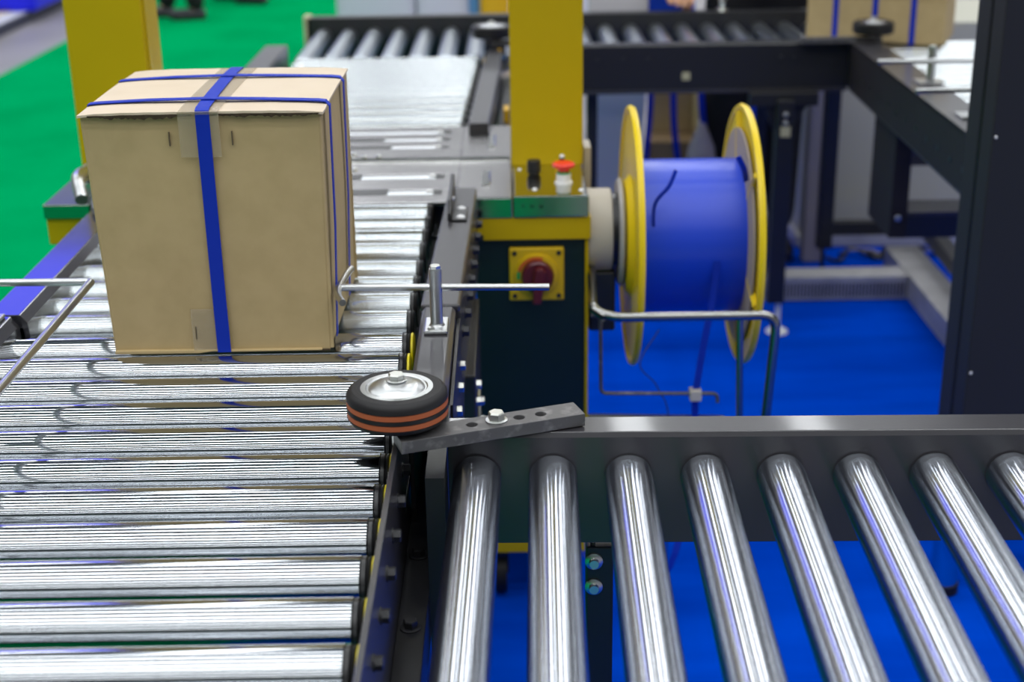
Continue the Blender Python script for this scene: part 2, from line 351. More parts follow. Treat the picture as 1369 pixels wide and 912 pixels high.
# table: steel strips between the roller slots
tb = MB()
slots = [(2.605, 2.645), (2.725, 2.765), (2.985, 3.010), (3.055, 3.085), (3.125, 3.16)]
edges = [2.552]+[v for s_ in slots for v in s_]+[3.195]
for i in range(0, len(edges), 2): tb.box(-0.70, -0.115 if edges[i] < 2.6 else -0.10, edges[i], edges[i+1], 0.848, 0.857)
tb.box(-0.10, 0.004, 2.57, 2.868, 0.848, 0.857); tb.box(-0.10, 0.004, 2.882, 3.195, 0.848, 0.857)
for (a, b) in slots: tb.box(-0.128, -0.0995, a, b, .848, .857)
tb.box(-0.76, -0.70, 2.57, 3.195, 0.848, 0.857)
tb.box(0.004, 0.006, 2.94, 3.195, 0.82, 0.857)
tb.build('table_top', M['steel'], sm, .001, 1)
B(-0.10, 0.004, 2.558, 2.57, 0.822, 0.860).build('table_lip', M['lip'], sm, .0015)
MB().tube([(-0.66, 2.875, .858), (0.0, 2.875, .858)], .0045, 8).build('strap_channel_edge', M['mirror'], sm)
k = 0
for (a, b) in slots:
    y = (a+b)/2
    xr = -0.125
    xl = [-0.42, -0.40, -0.40, -0.36, -0.66][k]
    if k in (0, 1, 2, 3):
        B(xl+(.13, .05, .09, .03)[k]-.04, xl+(.13, .05, .09, .03)[k]+.06, a-.001, b+.001, .853, .8575).build('slot_cover', M['cap'], sm)
    MB().lathe((-0.69, y, .838), (1, 0, 0), [(0, .0185), (.545, .0185)], 24).build('slot_roller', M['zinc_white'], sm)
    B(-0.144, -0.128, a+.003, b-.003, .85, .8572).build('slot_end', M['cap'], sm)
    MB().lathe((-0.152, y, .8565), (0, 0, 1), [(0, .006), (.003, .005), (.004, .001)], 12).build('slot_screw', M['white'], sm)
    k += 1
B(-0.72, -0.05, 2.555, 3.19, 0.78, 0.79).build('drip_tray', M['cap'], sm)
for (x, y0, y1) in ((-0.037, 2.99, 3.09), (-0.045, 2.665, 2.765)):
    B(x-.008, x+.008, y0, y1, .857, .861).build('table_lug', M['mirror'], sm, .003)
for (x, y) in ((-.33, 2.80), (-.31, 2.80), (-.345, 2.93), (-.325, 2.93), (-.27, 2.905), (-.30, 2.905)):
    MB().lathe((x, y, .857), (0, 0, 1), [(0, .007), (.004, .006), (.006, .002)], 14).build('table_screw', M['mirror'], sm)
# control panel
cp = B(0.008, 0.144, 2.562, 2.80, 0.84, 0.862).build('control_panel', M['mirror'], sm, .0015)
lf = B(0.006, 0.146, 2.556, 2.563, 0.823, 0.8635).build('panel_lip', M['lip'], cp, .0015)
for (x, ch) in ((.021, 'T'), (.0375, 'N'), (.054, 'W')):
    G = {'T': [(0, .85, 1, 1), (.4, 0, .6, .85)], 'N': [(0, 0, .2, 1), (.8, 0, 1, 1), None], 'W': [None]}[ch]
    lm = MB(); hh = .0075; ww = .0065
    def bar_(xa, za, xb, zb): lm.prism([(xa*ww-.0007, za*hh), (xa*ww+.0007, za*hh), (xb*ww+.0007, zb*hh), (xb*ww-.0007, zb*hh)], 'y', 2.5552, 2.5562)
    for q_ in G:
        if q_: lm.prism([(q_[0]*ww, q_[1]*hh), (q_[2]*ww, q_[1]*hh), (q_[2]*ww, q_[3]*hh), (q_[0]*ww, q_[3]*hh)], 'y', 2.5552, 2.5562)
    if ch == 'N': bar_(.1, 1, .9, 0)
    if ch == 'W': bar_(0, 1, .3, 0); bar_(.3, 0, .55, .8); bar_(.55, .8, .8, 0); bar_(.8, 0, 1.1, 1)
    lm.v = [v+Vector((x, 0, .8405)) for v in lm.v]; lm.build('letter', M['cap'], cp)
kn = MB().lathe((0.048, 2.725, 0.862), (0, 0, 1), [(0, .011), (.004, .011), (.005, .0135), (.026, .0135), (.029, .012)], 28).build('black_knob', M['cap'], sm)
MB().lathe((0.047, 2.61, 0.862), (0, 0, 1), [(0, .005), (.002, .004), (.003, .001)], 12).build('panel_screw', M['white'], cp)
MB().lathe((0.020, 2.765, 0.862), (0, 0, 1), [(0, .004), (.002, .003)], 12).build('panel_screw', M['white'], cp)
MB().lathe((0.134, 2.60, 0.862), (0, 0, 1), [(0, .005), (.002, .004), (.003, .001)], 12).build('panel_screw', M['white'], cp)
es = MB().lathe((0.103, 2.655, 0.862), (0, 0, 1), [(0, .017), (.003, .017), (.004, .014), (.018, .014), (.019, .011)], 32).build('stop_button_base', M['white'], sm)
MB().lathe((0.103, 2.655, 0.881), (0, 0, 1), [(0, .0125), (.004, .0125)], 32).build('green_ring', M['green'], es)
MB().lathe((0.103, 2.655, 0.885), (0, 0, 1), [(0, .011), (.006, .012), (.009, .021), (.014, .022), (.017, .018), (.018, .004)], 36).build('red_mushroom', M['red'], es)
# small lever pilot behind the stop button
pl = MB().cyl((0.103, 2.735, .862), (0.103, 2.735, .893), .005, 14).build('toggle_stem', M['cap'], sm)
MB().lathe((0.103, 2.735, .889), (0, 0, 1), [(0, .003), (.004, .005), (.008, .004), (.010, .001)], 14).build('toggle_tip', M['white'], pl)
B(0.090, 0.097, 2.73, 2.74, .862, .886).build('amber_guard', M['amber'], pl, .002); B(0.109, 0.116, 2.73, 2.74, .862, .886).build('amber_guard', M['amber'], pl, .002)
# yellow apron and green cabinet
B(-0.10, 0.150, 2.560, 2.98, 0.778, 0.822).build('yellow_apron', M['yellow'], sm, .002)
B(-0.066, 0.140, 2.572, 2.98, 0.16, 0.778).build('cabinet', M['dark_green'], sm, .002)
B(0.140, 0.146, 2.566, 2.98, 0.16, 0.778).build('cabinet_edge', M['yellow'], sm, .001)
B(-0.070, 0.142, 2.566, 2.98, 0.115, 0.16).build('cabinet_plinth', M['yellow'], sm, .002)
for x in (-.03, .11):
    for y in (2.62, 2.92):
        MB().cyl((x-.012, y, .045), (x+.012, y, .045), .045, 20).build('caster', M['rubber'], sm)
        B(x-.016, x+.016, y-.02, y+.02, .05, .115).build('caster_fork', M['black'], sm)
# rotary main switch
sw = B(-0.003, 0.100, 2.562, 2.572, 0.658, 0.762).build('main_switch', M['switch_yellow'], sm, .003)
for x in (.007, .090):
    for z in (.668, .752): MB().cyl((x, 2.5605, z), (x, 2.563, z), .0045, 14).build('switch_screw', M['cap'], sw)
MB().lathe((0.048, 2.562, .709), (0, -1, 0), [(0, .042), (.004, .041), (.005, .036)], 40).build('switch_ring', M['switch_yellow'], sw)
arc = MB()
def sector(a0, a1, r0, r1, y0, y1, cx, cz, n=14):
    pl_ = [(cx+r1*math.cos(math.radians(a0+(a1-a0)*i/n)), cz+r1*math.sin(math.radians(a0+(a1-a0)*i/n))) for i in range(n+1)]
    pl_ += [(cx+r0*math.cos(math.radians(a1-(a1-a0)*i/n)), cz+r0*math.sin(math.radians(a1-(a1-a0)*i/n))) for i in range(n+1)]
    return MB().prism(pl_, 'y', y0, y1)
sector(70, 165, .031, .037, 2.5555, 2.5575, .048, .709).build('switch_arc', M['switch_orange'], sw)
sector(167, 190, .031, .037, 2.5555, 2.5575, .048, .709).build('switch_arc_green', M['green'], sw)
hd = MB().lathe((0.050, 2.557, .709), (0, -1, 0), [(0, .031), (.010, .030), (.013, .027)], 36).build('switch_dial', M['dark_red'], sw)
MB().prism([(.040, .660), (.056, .660), (.062, .700), (.066, .722), (.058, .732), (.046, .728), (.040, .705)], 'y', 2.530, 2.545).build('switch_handle', M['dark_red'], hd, .003)
# left table box
B(-0.862, -0.775, 2.560, 2.80, 0.833, 0.860).build('side_table_lip', M['lip'], sm, .002)
B(-0.860, -0.775, 2.566, 2.93, 0.782, 0.833).build('side_apron', M['yellow'], sm, .002)
B(-0.84, -0.72, 2.60, 2.93, 0.0, 0.782).build('side_leg_box', M['dark_green'], sm, .002)
B(-0.800, -0.765, 2.62, 2.70, 0.860, 0.885).build('side_bracket', M['zinc_part'], sm, .002)
MB().tube(bez([(-.77, 2.5, .885), (-.79, 2.56, .91), (-.80, 2.66, .90), (-.80, 2.72, .90), (-.80, 2.78, .92)]), .012, 10).build('air_hose', M['zinc_part'], sm)
MB().tube(bez([(-.72, 2.42, .885), (-.735, 2.5, .91), (-.74, 2.56, .90), (-.74, 2.60, .88)]), .011, 10).build('air_hose', M['zinc_part'], sm)
# reel brake hub on the right
MB().lathe((0.146, 2.65, .77), (1, 0, 0), [(0, .078), (.002, .080), (.045, .080), (.047, .078)], 40).build('brake_drum', M['beige'], sm)
MB().lathe((0.193, 2.65, .77), (1, 0, 0), [(0, .07), (.012, .07)], 32).build('brake_rubber', M['cap'], sm)
MB().lathe((0.205, 2.65, .765), (1, 0, 0), [(0, .10), (.006, .105), (.010, .10)], 40).build('brake_disc', M['floor_steel'], sm)
MB().cyl((0.14, 2.65, .756), (0.47, 2.65, .756), .018, 20).build('reel_axle', M['bolt'], sm)
B(.15, .20, 2.60, 2.70, .58, .70).build('brake_bracket', M['cap'], sm, .004)
B(.150, .165, 2.83, 2.90, .70, .89).build('side_bracket', M['beige'], sm, .002)
# bent tube guard
MB().tube(fillet([(0.155, 2.62, .71), (0.142, 2.36, .712), (0.165, 2.34, .702), (0.462, 2.34, .702), (0.440, 2.34, .30), (0.42, 2.50, .30)], .03), .0085, 12).build('tube_guard', M['tube'], sm)
MB().tube([(0.400, 2.36, .700), (0.412, 2.36, .40), (0.412, 2.58, .40), (0.1, 2.60, .40)], .0065, 10).build('tube_upright', M['tube'], sm)
MB().tube(fillet([(0.145, 2.47, .66), (0.163, 2.47, .66), (0.165, 2.47, .504), (0.384, 2.47, .500), (0.384, 2.47, .482)], .012), .0036, 8).build('strap_guide_rod', M['arm'], sm)
B(0.331, 0.353, 2.46, 2.485, .488, .509).build('strap_guide_block', M['beige'], sm, .002)

# ================================================================== strap reel
rl = thing('strap_reel', 'big reel of blue plastic strapping between two yellow flanges beside the machine', 'reel', (0.33, 2.65, 0.756))
MB().lathe((0.238, 2.65, .756), (1, 0, 0), [(0, .147), (.198, .147)], 72).build('wound_strap', M['strap_reel'], rl)
def flange(x, sgn):
    f = MB().lathe((x, 2.65, .756), (sgn, 0, 0), [(0, .020), (0, .236), (-.004, .240), (-.004, .247), (.002, .250), (.008, .247), (.008, .240), (.004, .235), (.004, .12), (.016, .105), (.016, .025)], 72).build('flange', M['reel_yellow'], rl)
    for i in range(6 if sgn > 0 else 0):
        a = i*PI/3+.3
        MB().tube([(x-.002, 2.65+math.cos(a)*.11, .756+math.sin(a)*.11), (x-.002, 2.65+math.cos(a)*.236, .756+math.sin(a)*.236)], .007, 6).build('rib', M['reel_yellow'], f)
    return f
flange(0.234, -1); flange(0.442, 1)
MB().lathe((0.434, 2.65, .756), (1, 0, 0), [(0, .14), (0, .205), (.004, .205), (.004, .14)], 64).build('paperboard_disc', M['paperboard'], rl)
hw = MB().lathe((0.462, 2.65, .756), (1, 0, 0), [(0, .02), (0, .115), (.008, .118), (.016, .115), (.016, .02)], 40).build('hand_wheel', M['cap'], rl)
MB().ribbon(bez([(0.262, 2.52, .80), (0.262, 2.50, .86), (0.285, 2.49, .895), (0.297, 2.49, .925)]), (.7, 0, -.5), .007, .0012).build('loose_strap_end', M['strap'], rl)
MB().ribbon(bez([(0.425, 2.50, .90), (0.415, 2.47, .93), (0.402, 2.46, .955)]), (.8, 0, .4), .010, .0012).build('loose_strap_end', M['strap'], rl)
MB().ribbon(bez([(0.378, 2.501, .75), (0.372, 2.495, .68), (0.357, 2.482, .60), (0.343, 2.472, .50), (0.338, 2.47, .40), (0.28, 2.40, .15), (0.10, 2.58, .12)]), (1, .1, 0), .013, .001).build('hanging_strap', M['strap'], rl)
MB().tube(bez([(0.28, 2.55, .60), (0.24, 2.50, .55), (0.275, 2.50, .50), (0.30, 2.50, .40), (0.30, 2.52, .0)]), .0012, 6).build('thin_wire', M['navy'], rl)

# ================================================================== carton
ct = thing('strapped_carton', 'brown cardboard carton tied with blue straps, sitting on the near rollers', 'box', (-0.39, 1.95, 0.8575))
Z0, Z1 = 0.8585, 1.182
X0, X1, Y0, Y1 = -0.545, -0.235, 1.80, 2.105
def grid_panel(fn, nu, nv, th):
    """bumpy sheet: fn(u,v)->point; returns MB of a closed thin sheet along normal th"""
    mb = MB(); n = len(mb.v)
    for layer in (0, 1):
        for i in range(nu+1):
            for j in range(nv+1):
                mb.v.append(Vector(fn(i/nu, j/nv))+Vector(th)*layer)
    N = (nu+1)*(nv+1)
    for i in range(nu):
        for j in range(nv):
            a = i*(nv+1)+j; q = [a, a+1, a+nv+2, a+nv+1]
            mb.f.append(q); mb.sm.append(True); mb.f.append([N+t for t in q[::-1]]); mb.sm.append(True)
    for i in range(nu):
        for j in (0, nv):
            a = i*(nv+1)+j; mb.f.append([a, a+nv+1, N+a+nv+1, N+a]); mb.sm.append(False)
    for j in range(nv):
        for i in (0, nu):
            a = i*(nv+1)+j; mb.f.append([a, a+1, N+a+1, N+a]); mb.sm.append(False)
    return mb
bl = lambda u, v: math.sin(PI*u)*math.sin(PI*v)
# body walls with a very slight bulge
bd = MB()
def wall(fn, n):
    k_ = len(bd.v)
    for i in range(n+1):
        for j in range(n+1): bd.v.append(Vector(fn(i/n, j/n)))
    for i in range(n):
        for j in range(n):
            a = k_+i*(n+1)+j; bd.f.append([a, a+1, a+n+2, a+n+1]); bd.sm.append(True)
wall(lambda u, v: (X0+.002+(X1-X0-.008)*u+(.010*(1-v) if u < .5 else -.004*(1-v))*abs(2*u-1), Y0-.004*bl(u, v), Z0+(Z1-Z0-.004)*v), 12)
wall(lambda u, v: (X1-.006-.004*(1-v)+.004*bl(u, v)+.004*u, Y0+(Y1-Y0)*u, Z0+(Z1-Z0)*v), 12)
wall(lambda u, v: (X1-.002-(X1-X0)*u, Y1, Z0+(Z1-Z0)*v), 6)
wall(lambda u, v: (X0+.002+.010*(1-v), Y1-(Y1-Y0)*u, Z0+(Z1-Z0-.003)*v), 6)
bd.box(X0+.014, X1-.012, Y0+.003, Y1-.003, Z0, Z0+.004)
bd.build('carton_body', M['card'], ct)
# side walls of the board seen on the right face: rounded vertical edge strip
MB().tube([(X1-.0085, Y0+.004, Z0+.002), (X1-.006, Y0+.004, Z1-.004)], .0035, 10).build('corner_fold', M['card'], ct)
MB().tube([(X0+.014, Y0+.003, Z0+.002), (X0+.004, Y0+.003, Z1-.006)], .0035, 10).build('corner_fold', M['card'], ct)
# top flaps meeting on the centre seam (runs front to back under the wide strap)
def topz(x, y):
    u = (x-X0)/(X1-X0); v = (y-Y0)/(Y1-Y0)
    z = Z1+.002*math.sin(PI*v)-.003*(abs(2*u-1)**6)
    d = (v-.12)/.05; z -= .0015*math.exp(-d*d)*(1 if u > .8 else .3)
    return z
fl = lambda xa, xb: grid_panel(lambda u, v: (xa+(xb-xa)*u, Y0-.006-.001*math.sin(30*u)+(Y1-Y0+.006)*v, topz(xa+(xb-xa)*u, Y0+(Y1-Y0)*v)), 14, 12, (0, 0, .003))
fl(X0-.001, -0.392).build('top_flap', M['card_lit_top'], ct); fl(-0.391, X1+.0005).build('top_flap', M['card_lit_top'], ct)
# torn corrugated edges under the flaps
def torn(xa, xb, h):
    mb = MB(); n = 46
    for i in range(n+1):
        x = xa+(xb-xa)*i/n; t = h*(0.35+0.65*random.random())*math.sin(PI*min(1, max(0.04, i/n)))**.4
        mb.v += [Vector((x, Y0-.0068, Z1-.0006)), Vector((x, Y0-.0062-.001*random.random(), Z1-.001-t)), Vector((x, Y0-.0005, Z1-.0008-t)), Vector((x, Y0-.0005, Z1-.0006))]
    for i in range(n):
        for k_ in range(4):
            k2 = (k_+1) % 4; mb.f.append([i*4+k_, i*4+k2, (i+1)*4+k2, (i+1)*4+k_]); mb.sm.append(False)
    return mb
torn(X0+.012, -0.400, .006).build('torn_edge', M['card_edge'], ct); torn(-0.366, X1-.004, .005).build('torn_edge', M['card_edge'], ct)
torn2 = MB()
# bottom fold lip, slightly frayed
MB().prism([(X0+.012, Z0-.0006), (-0.42, Z0-.0009), (-0.40, Z0+.002), (-0.38, Z0+.0005), (X1-.02, Z0+.001), (X1-.02, Z0+.003), (-0.38, Z0+.003), (-0.40, Z0+.004), (-0.42, Z0+.0035), (X0+.012, Z0+.004)], 'y', Y0-.006, Y0+.002).build('bottom_fold', M['card'], ct, .0008)
B(-.38, -.245, Y0-.0035, Y0+.003, Z0-.0008, Z0+.0012).build('bottom_torn_edge', M['card_edge'], ct)
# tape
MB().ribbon(bez([(-0.392, Y0-.0088, Z1-.055), (-0.392, Y0-.0092, Z1-.002), (-0.392, Y0-.004, Z1+.0036), (-0.392, Y0+.10, Z1+.0056), (-0.392, Y1-.05, Z1+.0052), (-0.392, Y1-.002, Z1+.0036)], 6), (1, 0, 0), .052, .0002).build('clear_tape', M['tape'], ct)
MB().ribbon([(-0.402, Y0-.0052, Z0+.062), (-0.402, Y0-.0052, Z0+.001)], (1, 0, 0), .05, .0002).build('clear_tape', M['tape'], ct)
# straps (closed loops)
def loopstrap(pts, wdir, wd): return MB().ribbon(bez(pts, 6), wdir, wd, .0012)
e = .0012
MB().ribbon([(-0.386, Y0-.0072, Z0+.001), (-0.3865, Y0-.008, Z0+.10), (-0.3865, Y0-.0098, Z1-.01), (-0.3865, Y0-.0094, Z1-.001), (-0.387, Y0-.0068, Z1+.0042), (-0.388, Y0+.006, Z1+.0062), (-0.391, Y0+.1, Z1+.0072), (-0.395, Y1-.06, Z1+.0066), (-0.3955, Y1-.004, Z1+.0048), (-0.3955, Y1+.002, Z1+.001), (-0.3955, Y1+.003, Z0)], (1, 0, 0), .0178, e).build('strap', M['strap'], ct)
def cross(yl, yr):
    yl2 = yl
    pts = [(X0+.006, yl2, Z0+.01), (X0-.0025, yl2, Z1-.004), (X0-.001, yl2, Z1+.003), (X0+.010, yl2, Z1+.0042), (-0.47, (yl*.75+yr*.25), Z1+.0072), (-0.39, (yl+yr)/2, Z1+.0086), (-0.32, (yl*.3+yr*.7), Z1+.0072), (X1-.012, yr, Z1+.0048), (X1-.002, yr, Z1+.0036), (X1+.0030, yr-.001, Z1-.002), (X1+.003, yr-.004, Z1-.02), (X1+.0022, yr-.012, Z1-.16), (X1-.003, yr-.020, Z0+.01)]
    return MB().ribbon(pts, (0, 1, 0), .0145, e)
cross(1.855, 1.850).build('strap', M['strap'], ct); cross(2.017, 2.020).build('strap', M['strap'], ct)
# staple marks
for (x, z) in ((-.432, 1.150), (-.352, 1.150), (-.422, Z0+.028)): B(x-.0007, x+.0007, Y0-.0053, Y0-.002, z-.009, z+.009).build('staple_mark', M['ink'], ct)

# ================================================================== near guide wheel with its arm
gw = thing('guide_wheel', 'black guide wheel with orange bands and a drilled steel arm, on the near rail corner', 'wheel', (-0.129, 1.470, 0.88))
cx, cy = -0.129, 1.470
MB().lathe((cx, cy, .902), (0, 0, 1), [(0, .040), (0, .050), (.002, .0545), (.005, .0565), (.0068, .0568), (.007, .0555), (.0138, .0555), (.014, .0570), (.0185, .0570), (.0187, .0555), (.0255, .0555), (.0257, .0568), (.031, .0565), (.035, .054), (.0375, .050), (.0375, .040), (.034, .038), (.004, .038), (0, .040)], 72).build('tyre', M['rubber'], gw)
for r_ in (.0435, .047): MB().lathe((cx, cy, .9385), (0, 0, 1), [(0, r_), (.0008, r_+.0004), (.0012, r_+.001), (.0008, r_+.0016), (0, r_+.002)], 60).build('tyre_ring', M['rubber'], gw)
for z in (.9090, .9207): lab(MB().lathe((cx, cy, z), (0, 0, 1), [(0, .0550), (.0004, .0566), (.0062, .0566), (.0067, .0550)], 72).build('orange_band', M['orange'], gw), 'orange cord band around the tyre')
MB().lathe((cx, cy, .930), (0, 0, 1), [(0, .0405), (.0098, .0405), (.0098, .0350), (.0086, .0335), (.0086, .0318), (.0105, .0300), (.015, .020), (.0165, .010), (.0165, .0)], 56).build('zinc_rim', M['zinc_part'], gw)
MB().lathe((cx, cy, .9465), (0, 0, 1), [(0, .0115), (.0018, .0115), (.0022, .0105)], 28).build('washer', M['zinc_part'], gw)
MB().hexa((cx, cy, .948), (0, 0, 1), .0092, .0075).build('hex_bolt', M['bolt'], gw)
MB().hexa((cx, cy, .868), (0, 0, 1), .0085, .012).build('lower_nut', M['bolt'], gw)
# arm: rectangular bar with holes (boolean free: built from strips)
A0 = Vector((-0.128, 1.432)); A1 = Vector((0.076, 1.502)); dv = (A1-A0); Ln = dv.length; ang = math.atan2(dv.y, dv.x)
def evaluated(o):
    dg = bpy.context.evaluated_depsgraph_get(); me = bpy.data.meshes.new_from_object(o.evaluated_get(dg)); o.modifiers.clear(); o.data = me
bar = B(0, Ln, -.018, .018, .8815, .8965)
Rm = Matrix.Rotation(ang, 3, 'Z'); bar.v = [Rm @ v+Vector((A0.x, A0.y, 0)) for v in bar.v]
ab = bar.build('arm', M['arm'], gw)
ct_ = MB()
for f_ in (.40, .66, .78):
    q = A0+dv*f_; ct_.cyl((q.x, q.y, .885), (q.x, q.y, .91), .0062, 24)
cut_ = ct_.build('cutter', M['arm'], gw)
bo = ab.modifiers.new('holes', 'BOOLEAN'); bo.object = cut_; bo.operation = 'DIFFERENCE'
bpy.context.view_layer.update(); evaluated(ab); bpy.data.objects.remove(cut_)
b_ = ab.modifiers.new('bevel', 'BEVEL'); b_.width = .0015; b_.segments = 2; b_.limit_method = 'ANGLE'; b_.angle_limit = math.radians(50)
q = A0+dv*.535
MB().lathe((q.x, q.y, .8965), (0, 0, 1), [(0, .0125), (.0018, .0125), (.0022, .011)], 28).build('washer', M['zinc_part'], ab)
MB().hexa((q.x, q.y, .8985), (0, 0, 1), .0095, .009).build('hex_bolt', M['bolt'], ab)
MB().cyl((cx, cy, .868), (cx, cy, .950), .005, 12).build('axle', M['bolt'], gw)
# ================================================================== right side guide (post, rod, curved tip)
sg = thing('side_guide', 'upright zinc post on the near rail holding a cross rod against the carton', 'guide', (-0.1, 1.82, 0.88))
B(-.118, -.086, 1.790, 1.848, .8805, .8855).build('base_plate', M['zinc_part'], sg, .002)
MB().lathe((-.101, 1.815, .8855), (0, 0, 1), [(0, .011), (.003, .0088), (.004, .0085), (.078, .0085), (.080, .0080)], 28).build('post', M['zinc_part'], sg)
MB().hexa((-.101, 1.815, .9655), (0, 0, 1), .0075, .005).build('top_bolt', M['bolt'], sg)
MB().lathe((-.108, 1.799, .8855), (0, 0, 1), [(0, .005), (.003, .004)], 14).build('base_screw', M['bolt'], sg)
MB().tube([(-.232, 1.818, .940), (.051, 1.818, .936)], .0047, 16).build('cross_rod', M['zinc_part'], sg)
MB().tube(bez([(-.222, 1.90, .940), (-.226, 1.875, .940), (-.2295, 1.83, .940), (-.229, 1.79, .940), (-.219, 1.755, .940)], 5), .0047, 14).build('curved_tip', M['zinc_part'], sg)
# left side guide
lg = thing('side_guide', 'long plain steel guide rods left of the carton over the blue-tinted rail', 'guide', (-0.73, 1.89, 0.88))
B(-.752, -.708, 1.855, 1.889, .8805, .886).build('base_plate', M['zinc_part'], lg, .002)
MB().cyl((-.738, 1.872, .886), (-.738, 1.872, .965), .0085, 20).build('post', M['zinc_part'], lg)
MB().tube([(-.90, 1.893, .930), (-.585, 1.890, .930)], .0052, 14).build('cross_rod', M['zinc_part'], lg)
MB().tube([(-.583, 1.888, .930), (-.583, 1.30, .930)], .0058, 14).build('guide_rod', M['zinc_part'], lg)
MB().cyl((-.625, 1.50, .930), (-.583, 1.50, .930), .0045, 12).build('rod_stub', M['zinc_part'], lg)

# ================================================================== near right conveyor (rollers lie front to back)
rc = thing('roller_conveyor', 'conveyor at front right with eight widely spaced bright rollers over blue carpet', 'conveyor', (-0.075, 1.4725, 0), -0.0215)
WL = 1.35
MB().prism([(0, .74), (0, .874), (.003, .88), (.044, .88), (.047, .876), (.047, .86), (.044, .86), (.044, .872), (.006, .872), (.006, .746), (.044, .746), (.044, .74)], 'x', 0, WL).build('side_rail', M['grey_black'], rc, .0008)
MB().prism([(0-.72, .74), (0-.72, .88), (-.765, .88), (-.765, .74)], 'x', 0, WL).build('side_rail', M['grey_black'], rc, .002)
for k_ in range(14):
    x = .033+.0862*k_
    r_ = MB().lathe((0, 0, 0), (0, -1, 0), [(0.001, RR-.003), (.003, RR), (.70, RR), (.702, RR-.002)], 56).build('roller', M['chrome'], None) if k_ == 0 else None
    if k_ == 0:
        proto = r_; proto.parent = rc; proto.location = (x, 0, ZA-.004)
    else:
        c = copy_tree(proto, rc); c.location = (x, 0, ZA-.004)
lgp = B(.158, .190, .010, .045, .03, .728).build('leg', M['black'], rc, .002)
MB().cyl((.166, .02, .728), (.166, .02, .742), .003, 10).build('leg_stud', M['bolt'], lgp)
for z in (.710, .676):
    MB().lathe((.167, .010, z), (0, -1, 0), [(0, .0105), (.002, .0105), (.003, .0085), (.0035, .006), (.009, .0055)], 24).build('leg_bolt', M['bolt'], lgp)
MB().lathe((.174, .028, 0), (0, 0, 1), [(0, .03), (.008, .028), (.03, .008)], 20).build('foot', M['cap'], rc)
B(1.25, 1.29, .010, .045, .0, .74).build('leg', M['black'], rc, .002)

# ================================================================== back conveyor (white rollers)
L0 = (-0.36, 3.7, 0); off = Vector(L0)
bc = thing('roller_conveyor', 'conveyor of closely set whitish rollers directly behind the strapping table', 'conveyor', L0)
p = roller_x(bc, -0.635, -0.112, 3.205, ZA, .0235, M['zinc'], False, False, 28); p.location = (-off.x+.0, 3.205-off.y, ZA)
e_ = MB().lathe((-0.112, 0, 0), (1, 0, 0), [(0, RR*.7), (.01, RR*.6)], 16).build('end_cap', M['cap'], None); e_.parent = p
for k_ in range(1, 13):
    c = copy_tree(p, bc); c.location = (-off.x+.0022*k_, 3.205+.0783*k_-off.y, ZA)
MB().prism([(-0.088, 3.12), (-0.044, 3.12), (-0.012, 4.10), (-0.058, 4.10)], 'z', 0.76, 0.88).build('side_rail', M['grey_black'], bc, .002)
MB().prism([(-0.03, 3.25), (-0.012, 3.25), (0.02, 4.12), (-0.01, 4.12)], 'z', 0.70, 0.80).build('dark_strip', M['black'], bc, .002)
MB().prism([(-0.71, 3.2), (-0.645, 3.2), (-0.645, 4.24), (-0.71, 4.24)], 'z', 0.76, 0.88).build('side_rail', M['grey_black'], bc, .003)
for x in (-.70, -.05):
    for y in (3.25, 4.0): B(x-.02, x+.02, y-.02, y+.02, 0, .76).build('leg', M['black'], bc, .002)
B(-0.012, 0.002, 3.50, 3.56, .78, .83).build('sensor', M['amber'], bc, .002)

# ================================================================== far cross conveyor
L0 = (0.15, 4.45, 0); off = Vector(L0)
xc = thing('roller_conveyor', 'long black framed conveyor crossing the background, its rollers pointing towards the viewer', 'conveyor', L0)
B(-0.655, 1.00, 4.735, 4.785, .75, .888).build('side_rail', M['black'], xc, .003)
nr = MB().prism([(4.150, .745), (4.150, .874), (4.154, .88), (4.196, .88), (4.196, .86), (4.158, .86), (4.158, .745)], 'x', 0.02, 0.985).build('side_rail', M['black'], xc, .001)
MB().prism([(4.145, .738), (4.20, .738), (4.20, .748), (4.145, .748)], 'x', 0.02, 0.985).build('rail_foot_flange', M['grey_black'], nr)
pr_ = MB().lathe((0, 0, 0), (0, 1, 0), [(0, RR-.002), (.002, RR), (.54, RR), (.542, RR-.002)], 28).build('roller', M['zinc_y'], None)
pr_.parent = xc; first = True
for k_ in range(20):
    x = -0.600+.0836*k_
    y = 4.19
    c = pr_ if k_ == 0 else copy_tree(pr_, xc)
    c.location = (x-off.x, y-off.y, ZA-.004)
B(-0.665, -0.64, 4.735, 4.79, .75, .893).build('end_stop', M['sticker'], xc, .004)
B(.505, .528, 4.146, 4.150, .776, .798).build('sticker', M['sticker'], xc)
for x in (.26, .335, .405, .79, .83): MB().hexa((x, 4.150, .836), (0, -1, 0), .006, .004).build('rail_bolt', M['black_bolt'], xc)
MB().prism([(.73, .70), (.90, .70), (.90, .738), (.70, .738), (.70, .70)], 'y', 4.12, 4.15).build('leg_bracket', M['black'], xc, .002)
MB().prism([(.74, .70), (.775, .63), (.825, .63), (.87, .70)], 'y', 4.13, 4.15).build('leg_bracket', M['black'], xc, .002)
l_ = B(.778, .828, 4.10, 4.15, .10, .72).build('leg', M['black'], xc, .003)
B(.790, .818, 4.097, 4.10, .615, .645).build('sticker', M['sticker'], l_)
for z in (.68, .655): MB().hexa((.803, 4.10, z), (0, -1, 0), .008, .006).build('leg_bolt', M['bolt'], l_)
MB().lathe((.815, 4.125, 0), (0, 0, 1), [(0, .035), (.006, .033), (.02, .010), (.12, .008)], 20).build('foot', M['white'], xc)
for (x, y) in ((.248, 4.22), (.845, 4.74), (-.6, 4.74)): B(x-.016, x+.016, y-.02, y+.02, 0.0, .74).build('leg', M['black'], xc, .003)
